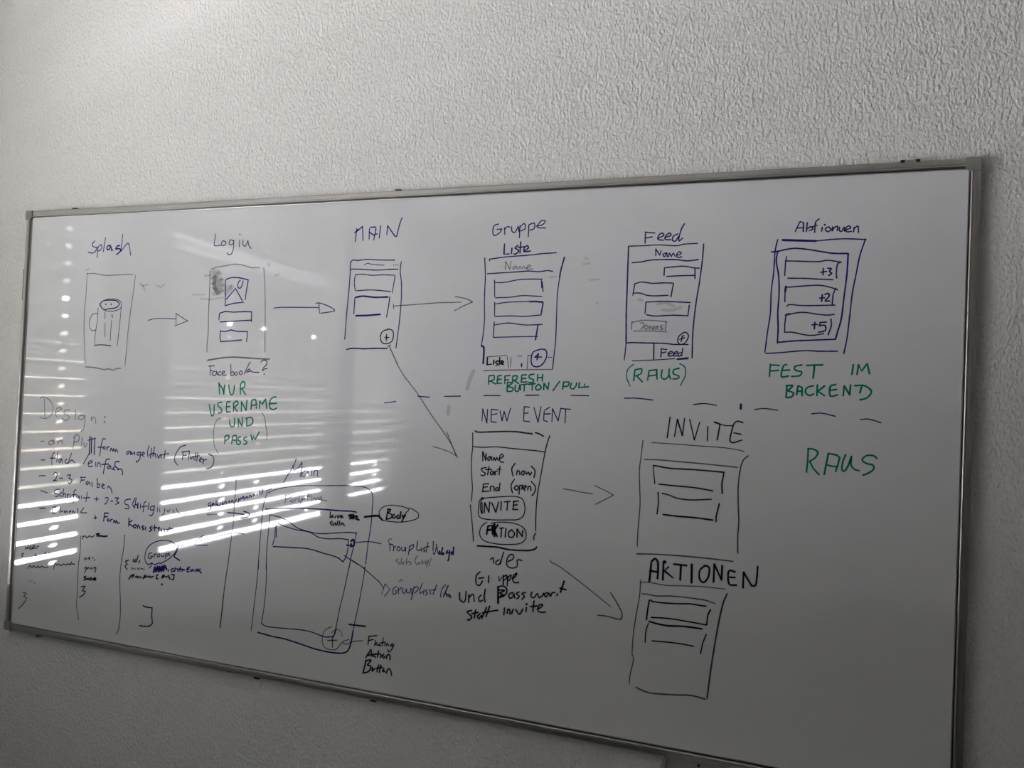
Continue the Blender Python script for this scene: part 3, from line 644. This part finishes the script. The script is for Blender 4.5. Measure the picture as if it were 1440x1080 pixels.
draw('drawn_circled_word', 'word Groups in a loop with a tick', 'v', 2.4, '''
M ~395,370 365,320 375,230 430,165 520,135 610,145 660,190 650,250 590,310 520,350; ~430,250 400,265 395,300 420,305 435,285; 415,285 440,285; 455,260 450,300; ~455,270 475,262; ~490,265 480,285 500,290 505,265 490,265; ~520,260 520,285 540,285 545,260; 560,260 555,310; ~560,262 580,262 575,280 558,285; ~600,250 585,262 600,272 588,280; /3.4 680,190 665,240 640,285; 640,290 695,325; /2 ~670,185 690,180 730,190''')
draw('drawn_arrow', 'left pointing arrow above the word Groups', 'v', 2.2, '''
M ~1310,75 1250,65 1150,72 1050,95 950,120 880,135; ~920,85 870,125 840,155 840,175 880,180 960,180''')
draw('handwriting', 'tilted small word above a right pointing arrow', 'V', 3, '''
I ~820,640 800,650 800,670 820,660 815,700 790,700; ~830,665 850,655 835,645 830,670; 865,625 862,670; ~880,650 870,660 890,665; ~895,665 905,640; ~920,630 915,655 930,650; ~935,650 945,630 955,650; ~965,640 975,625 980,645; ~990,640 1000,620 1010,645; ~1020,640 1035,615; ~1050,640 1055,605; ~1075,600 1060,620; ~1080,610 1095,590 1100,615; ~1110,605 1125,590 1130,605; ~1140,600 1150,580 1165,595; ~1175,590 1185,570 1195,585; ~1205,580 1215,565; 1230,540 1230,575; ~1245,520 1258,535 1250,565''')
draw('drawn_arrow', 'short right pointing arrow under the tilted word', 'v', 2.6, '''
I /1.8 785,740 870,738; /3 ~960,725 1010,728 1060,735 1100,740; ~1095,715 1130,725 1145,740 1120,765 1070,770''')
draw('handwriting', 'word Main in slanted writing', 'v', 2.6, '''
N ~425,28 400,90 350,170 325,215; 400,80 405,120 440,100 470,55; ~470,55 465,120 455,165; ~500,120 470,140 465,165 495,160 515,125 520,160; 545,120 540,160; ~560,160 565,125 590,120 590,165''')
draw('drawn_phone_outline', 'large rounded outline under the word Main', 'v', 2.3, '''
N ~205,295 260,270 350,250 480,238 650,238 850,238 950,248 1000,275 1020,320 1018,400 1005,560 985,680 965,850; ~200,285 180,350 165,420 148,600 135,760 130,886; ~218,465 208,600 195,740 190,886; 895,600 880,680; ~880,680 850,800 835,886; /3.6 ~185,420 400,412 600,420 750,432 850,437 895,445
O /2.3 ~981,100 975,150 940,350 905,520 880,640; /3.6 ~880,640 860,750 835,810 790,830 720,828 640,815 540,790 440,755 300,710 200,690 75,655; /2.2 ~82,45 75,150 60,300 45,420 30,560 18,645; ~148,40 148,200 135,380 120,500 105,575; /2.6 ~105,575 150,605 280,620 420,632 520,650 600,680 650,695 700,690 725,670 738,610; /2.3 ~857,60 840,130 800,320 765,460 738,600 712,700
N /2.2 190,280 235,262''')
draw('handwriting', 'faint title written in the large outline', 'f', 2.6, '''
N 345,310 335,385; ~335,320 370,305 385,325 345,345; ~395,345 380,360 400,365 405,345; ~415,365 420,340 435,340; 450,310 440,365; ~450,345 455,365 475,340 450,390 435,385; 465,345 500,340; 520,290 510,350; ~500,320 545,318; 548,330 545,350; ~560,350 565,330 580,350 590,330 600,350; ~605,345 625,335 615,325 605,345 665,355''')
draw('handwriting', 'small black words by the upper line of the large outline', 'b', 3.2, '''
N 690,440 690,480; ~685,485 715,480; ~710,465 700,480; ~725,490 735,470; ~745,470 750,490 765,470 775,490 780,470 790,490; /4.5 ~860,465 835,470 860,485 840,495; ~870,460 870,495 880,475 900,480 890,495 915,505; /3.4 ~705,515 690,525 700,545; ~715,530 712,550; ~730,525 728,545; 750,510 740,545; 765,515 755,550; ~770,545 785,530 800,550''')
draw('drawn_circled_word', 'word Body in an oval with a thick stem', 'b', 2.1, '''
N ~1080,490 1070,440 1110,400 1170,390 1250,400 1290,415 1300,430 1275,450; ~1330,420 1375,455 1370,490 1320,510 1230,522 1140,515 1090,505; 1300,412 1330,420; /5 ~955,482 1010,475 1060,473 1080,490 1095,505; /3.4 1140,420 1125,500; ~1135,420 1160,425 1140,450; ~1140,450 1170,465 1160,490 1125,500; ~1190,460 1172,475 1185,492 1200,475; ~1225,465 1208,480 1215,495 1235,480; 1240,440 1232,495; ~1250,465 1255,485 1275,460; 1275,465 1245,520''')
draw('drawn_banner', 'long crooked box in the large outline', 'v', 2.6, '''
N ~220,465 300,485 370,520 440,570 540,600 620,612 750,605 850,602 895,610; ~280,532 340,555 420,580 480,590 540,605 600,640 680,652 760,650 830,658; 830,660 828,720 815,790 790,830; 262,560 258,640 240,700; 270,545 268,640; /3 ~245,712 400,720 520,730 640,765 740,795 790,832; /3.5 815,700 850,705; /5 ~850,670 870,660 875,700 850,710 855,690; /2.2 ~870,682 950,675 1010,675 1085,690; 795,780 870,830 955,880
O ~830,25 900,65 975,120 1050,185 1100,230 1135,280''')
draw('drawn_dash', None, 'b', 3.8, '''
O 845,588 900,595 985,605''')
draw('drawn_plus_button', 'circled plus with a short arrow at the lower corner of the large outline', 'k', 2, '''
O ~700,605 640,640 620,700 630,770 680,800 740,795 780,740; ~695,660 730,635 770,640 790,690; /3 665,725 745,722; 705,690 705,780; /2.2 ~960,725 900,730 850,735; ~845,715 800,730 790,745 825,755 870,738''')
draw('handwriting', 'word Floating|heavy word Action|heavy word Button', 'b', 2.6, '''
O ~1015,690 1005,760; 1010,690 1080,682; 1010,725 1050,715; 1070,720 1060,768; ~1085,740 1070,755 1090,765; ~1110,745 1095,765 1115,768; 1135,700 1125,770; 1110,745 1150,738; 1150,745 1148,770; ~1160,770 1168,748 1182,770; ~1215,750 1195,765 1215,775 1222,755 1205,800 1180,820 1170,795|
O /3.6 985,870 1030,800; 1030,800 1040,860; 1000,850 1045,840; ~1070,835 1050,850 1070,865; 1095,810 1085,865; 1070,840 1110,835; 1115,845 1112,868; ~1140,840 1125,855 1140,870 1150,855; ~1160,875 1170,845 1190,850 1190,888|
O 990,890 965,990; ~985,895 1030,890 1000,930; ~1000,930 1030,945 1010,985 960,1000; ~1045,950 1040,980 1065,960; 1095,930 1080,990; 1115,930 1100,995; 1075,960 1130,950; ~1140,960 1130,985 1150,985; ~1160,1000 1175,965 1195,975 1205,1020''')
draw('handwriting', 'word GroupList on the line above|word Widget', 'v', 2.3, '''
P /1.6 ~225,125 190,140 200,175; /2.3 ~195,180 230,185 235,200; 205,190 205,250; 245,200 240,250; ~240,215 265,205; ~290,205 275,230 295,250 310,225 290,205; ~325,210 325,245 350,245 360,210; 365,215 360,260; 405,200 390,290; ~400,210 440,185 440,215 400,250; ~485,150 475,230 500,245 520,230; 530,215 525,255; ~560,210 545,230 560,245 545,260; 590,160 570,265; 550,215 600,205|
P 645,150 640,250; ~640,270 655,280 675,210; ~675,180 690,270; /3.6 ~710,250 700,280 725,270; 740,215 720,285; ~745,265 735,285 755,280; ~790,245 775,270 800,270; ~810,245 800,330 790,350; ~820,270 835,260 825,290; 850,210 845,290''')
draw('handwriting', 'faint words under GroupList Widget', 'f', 2.3, '''
P ~290,330 265,350 300,370 290,390; 325,320 315,385; ~335,360 335,385 355,355; 375,320 370,390; ~375,375 400,355 420,375 400,390; ~485,295 460,340 470,380 480,395; ~500,360 490,380 510,380; ~520,380 530,350 545,380; ~560,345 565,380 590,340; ~595,350 575,415; 622,320 600,400''')
draw('handwriting', 'faint word GroupList with arrow head|short heavier word after it', 'v', 2.2, '''
P /1.8 ~155,580 140,630 120,690; 155,585 205,640 150,710; ~300,560 320,540 335,555; /2.2 ~270,610 235,640 240,690 275,670; 255,655 280,655; 290,620 290,685; ~290,650 325,620; ~340,630 330,660 350,680 365,645; ~375,630 375,670 405,670 415,630; 425,630 425,690; 450,610 420,745; ~445,630 480,610 490,640 450,680; ~535,575 510,640 510,680 540,660; 550,640 545,690; ~580,640 565,660 585,680 565,700; ~600,640 620,690; 680,590 640,690; 620,650 670,640|
P ~770,590 730,640 715,720; /3 795,600 745,715; ~750,690 775,680 780,710; ~785,700 805,690 800,720; ~815,700 820,725''')
draw('handwriting', 'word NEW|word EVENT', 'v', 2.4, '''
Q 195,165 200,75; 200,75 230,180; 230,180 235,80; 262,80 260,170; 262,80 310,85; 262,120 305,112; 260,170 300,175; 325,90 340,165; 340,165 355,95; 355,95 375,165; 375,165 402,70 | 500,60 495,165; 500,60 540,66; 498,110 530,106; 495,165 540,170; 570,65 600,175; 600,175 622,60; 645,90 640,160; ~685,65 650,85; 640,115 690,112; 640,160 670,170; 700,170 705,75; 705,75 745,165; 745,165 765,70; 765,75 835,80; 800,80 795,180''')
draw('drawn_phone_outline', 'outline of the NEW EVENT sketch', 'b', 2.4, '''
Q /3.2 ~145,235 165,245 270,243 370,240 450,243 520,253 560,257; 580,248 610,258 640,275; /2.3 ~127,250 127,350 118,450 120,560 125,650 118,745; ~110,770 120,870 128,960 132,1035; /2.4 ~130,350 200,355 300,352 400,362 500,372 590,380 650,390; ~685,270 665,330 645,420 620,560 595,700 585,830 583,960; ~583,975 570,1000 570,1025
R /3.6 ~170,97 250,102 330,108 410,125 500,133 580,133 625,120 635,105''')
draw('handwriting', 'word Name in the NEW EVENT sketch', 'b', 2.9, '''
Q 200,455 200,390; 200,385 222,450; 222,450 225,400; ~255,420 235,435 245,450 262,425 265,450; ~275,450 282,430 292,450 302,430 312,450; ~320,440 350,420 335,405 320,435 330,460 352,462''')
draw('handwriting', 'word Start|word now in brackets', 'b', 2.8, '''
Q ~225,500 190,510 200,530 220,545 205,560 185,555; 245,495 235,555; 220,515 265,515; ~270,525 255,540 265,555 280,530 282,555; ~290,555 292,530 308,528; 325,490 318,555; 305,515 330,512 | ~435,470 410,510 420,565; ~445,555 450,525 465,530 468,555; ~490,525 478,545 495,555 500,530 490,525; ~510,530 515,550 530,535 540,555 555,535; ~550,490 578,525 570,575''')
draw('handwriting', 'word End|word open in brackets', 'b', 2.8, '''
Q 205,620 200,675; 205,620 245,618; 202,645 235,640; 195,675 245,672; ~255,672 258,640 280,640 282,672; ~310,645 292,655 300,670 318,655; 325,612 318,672 | ~430,585 405,630 415,685; ~445,630 428,650 445,665 458,645 445,630; 468,630 462,695; ~468,635 488,630 480,660; ~496,655 515,640 505,632 492,650 505,668; ~525,665 530,640 545,640 548,668; ~550,600 580,640 575,680 555,705''')
draw('drawn_circled_word', 'word INVITE in a rounded box', 'b', 2.2, '''
Q ~185,725 260,718 350,712 430,710 480,725 500,760 505,810 490,855 450,878 380,880 280,880 200,870 170,845 170,790 178,740 200,715; ~190,830 182,790 190,740 210,725; /2.9 195,755 195,835; 210,830 215,755; 215,755 245,825; 245,825 250,750; 265,755 295,825; 295,825 315,750; 335,745 330,810; 355,750 400,745; 380,750 375,810; 425,745 418,805; 420,748 460,742; 420,775 450,770; 418,805 455,805''')
draw('drawn_circled_word', 'word AKTION in an oval, second and third letters overwritten', 'b', 2.2, '''
Q ~230,895 190,930 178,985 210,1030 290,1052 380,1058 470,1050 510,1015 510,960 470,920 400,900 320,897 260,905; /4.4 228,985 238,925; 238,925 270,920 272,985; 232,955 270,950; /5 285,910 285,1000; /4 310,915 285,955 305,1000; /2.9 320,940 352,938; 335,940 332,1005; 368,940 362,1005; ~410,950 388,970 390,1000 415,1005 430,980 410,950; 448,1005 448,945; 448,945 485,1000; 485,1000 490,955''')
draw('drawn_arrow', 'level arrow right of the NEW EVENT sketch', 'k', 1.9, '''
Q ~782,655 860,668 930,682 995,690; ~1008,630 1080,665 1145,700; ~1145,700 1080,735 1015,768''')
draw('handwriting', 'black word oder', 'b', 2.7, '''
R ~275,205 295,190 300,215 300,235; ~345,205 320,220 320,240 345,240 355,215; ~380,145 365,190 352,240; ~410,220 450,200 455,170 430,165 405,200 405,250 440,270 480,260 485,220; ~480,215 495,205 520,212''')
draw('handwriting', 'black word Gruppe', 'b', 3, '''
R ~195,300 165,330 165,390 190,405 215,370; 185,350 225,345; 262,330 260,385; /2 ~340,335 345,370 365,340; /3 375,325 375,400; ~375,340 400,325 400,350 378,365; 410,335 405,410; ~410,345 435,325 430,355 410,370; ~445,355 470,335 480,310 455,330 450,370 470,385 498,382''')
draw('handwriting', 'black word und|black word with an overwritten first letter', 'b', 3.1, '''
R ~35,460 35,510 60,535 80,520 85,450; 105,540 108,475; ~108,500 140,475 150,530; ~205,480 185,500 190,530 215,520; 235,435 225,500 235,535 | /4.6 335,415 335,545; /3.4 ~330,420 370,410 400,430 400,465 375,490 340,500; ~345,440 385,445 350,465 375,480 350,490; /3 ~450,460 420,475 425,505 450,495 458,470 465,505; ~500,455 478,470 500,490 480,510; ~548,460 520,470 540,490 520,515; ~600,455 590,490 615,500 640,470 655,500 680,485 690,465; ~720,460 695,475 710,495 730,465 738,490; ~745,490 755,465 780,460; ~790,485 800,470; /3.6 850,370 820,460; 815,425 865,440''')
draw('handwriting', 'black word statt|black word invite', 'b', 3.2, '''
R ~130,600 95,610 110,630 130,650 110,675 95,670; 160,595 150,660; 130,625 180,615; ~195,625 175,645 185,665 205,640 210,665; 245,575 215,650; 270,565 240,650; ~210,620 290,605 335,598 | 385,580 380,635; ~405,625 410,595 425,595 428,632; ~440,625 450,600 455,590; ~470,590 500,630 530,588; 555,575 552,612; 615,525 605,610; 585,570 640,565; ~640,590 670,575 680,555 655,560 645,600 670,615 705,612; 557,552''')
draw('drawn_arrow', 'long arrow slanting down to the lower AKTIONEN sketch', 'k', 2.1, '''
R ~740,205 750,225 800,250 870,300 1000,400 1100,480 1210,570; /2.6 ~1210,460 1260,540 1295,610 1300,650 1290,670; ~1290,670 1250,665 1180,645 1110,638''')
draw('handwriting', 'word INVITE in large capitals', 'b', 2.4, '''
S 355,80 335,225; 385,215 405,100; /3 405,95 440,210; /2.4 440,210 455,90; 490,95 522,240; 522,240 560,115; 615,145 612,245; /3.4 ~660,115 700,130; /2.2 ~700,130 740,140 785,140; /2.8 700,130 680,240; ~860,120 820,110 795,130 780,180 768,240 790,258 850,240; 795,190 845,200''')
draw('drawn_phone_outline', 'outline of the large INVITE sketch', 'k', 2.2, '''
S ~168,240 155,350 143,450 145,560 148,680 140,780 132,880 128,975; /1.8 ~228,257 400,268 550,280 700,290 800,303 868,318; /2.4 ~178,373 300,378 450,392 600,405 820,428; /2.6 ~895,348 860,380 840,440 825,560 825,700 830,800 822,900 822,1020; ~125,1025 300,1030 500,1045 650,1060 790,1077''')
draw('drawn_box', None, 'b', 3, '''
S /2.2 238,415 245,500 250,540; /3 ~240,415 280,422 360,435 500,443 620,452 725,462; 727,462 712,540 715,608; ~275,543 380,555 520,568 650,590''')
draw('drawn_box', None, 'b', 2.8, '''
S 272,600 275,670 265,750; ~300,607 350,620 400,640 480,652 560,652 640,648; 695,678 672,770 672,805; /3.4 ~305,753 400,765 520,775 650,792''')
draw('handwriting', 'word AKTIONEN in thick capitals', 'b', 4.2, '''
T 212,185 225,60; ~225,50 250,28 270,50 272,110 268,165; 215,110 270,120; 310,45 305,175; /3.4 345,85 315,110 375,160; /4.2 320,50; 380,65 470,75; 430,75 425,175; 505,65 503,195; /3.6 ~595,75 560,110 560,170 590,190 620,150 625,90 595,75; 655,190 660,65; 660,65 710,175; 710,175 715,75; ~805,120 765,110 755,150 765,205 815,210; 765,155 805,158; 858,230 862,120; 862,120 915,210; ~915,215 945,210 955,150 960,80''')
draw('drawn_phone_outline', 'outline of the lowest sketch', 'k', 2.1, '''
T ~150,175 145,280 120,420 100,560 92,690; ~92,690 102,705 98,750 80,820 73,890; /1.8 ~150,195 190,188 260,200 330,212 430,215 550,218 650,228 735,237; /2.4 ~160,270 210,275 260,285 350,285 450,293 540,305 600,315 665,337; /3.2 ~750,268 720,340 690,470 660,640 635,800 610,990; /3 ~120,915 160,935 220,955 300,962 400,968 500,972 600,998''')
draw('drawn_box', None, 'b', 2.9, '''
T 212,312 200,380 192,450; 220,312 232,325; ~232,322 300,332 400,338 500,340 560,350 605,355; ~635,378 615,420 608,485; ~225,433 340,440 480,462 605,485''')
draw('drawn_box', None, 'b', 2.9, '''
T /3.6 ~210,460 260,475 340,490 450,495 575,512; /2.6 ~205,475 188,530 183,605; 605,550 580,610 565,683; ~230,595 350,605 430,615 518,632''')
draw('handwriting', 'large green word RAUS without brackets', 'g', 3.4, '''
U 700,485 695,580 685,685; ~695,485 740,490 780,515 760,560 715,590; 710,590 740,650 790,705; 870,525 850,620 835,705; 865,525 940,540 965,560 950,620 930,680; 850,620 900,635 945,635; ~1015,535 990,600 985,665 1010,670 1040,620 1065,550; ~1065,550 1060,620 1090,660 1130,672; ~1280,570 1250,545 1190,545 1155,580 1190,610 1245,625 1250,660 1210,690 1160,710''')
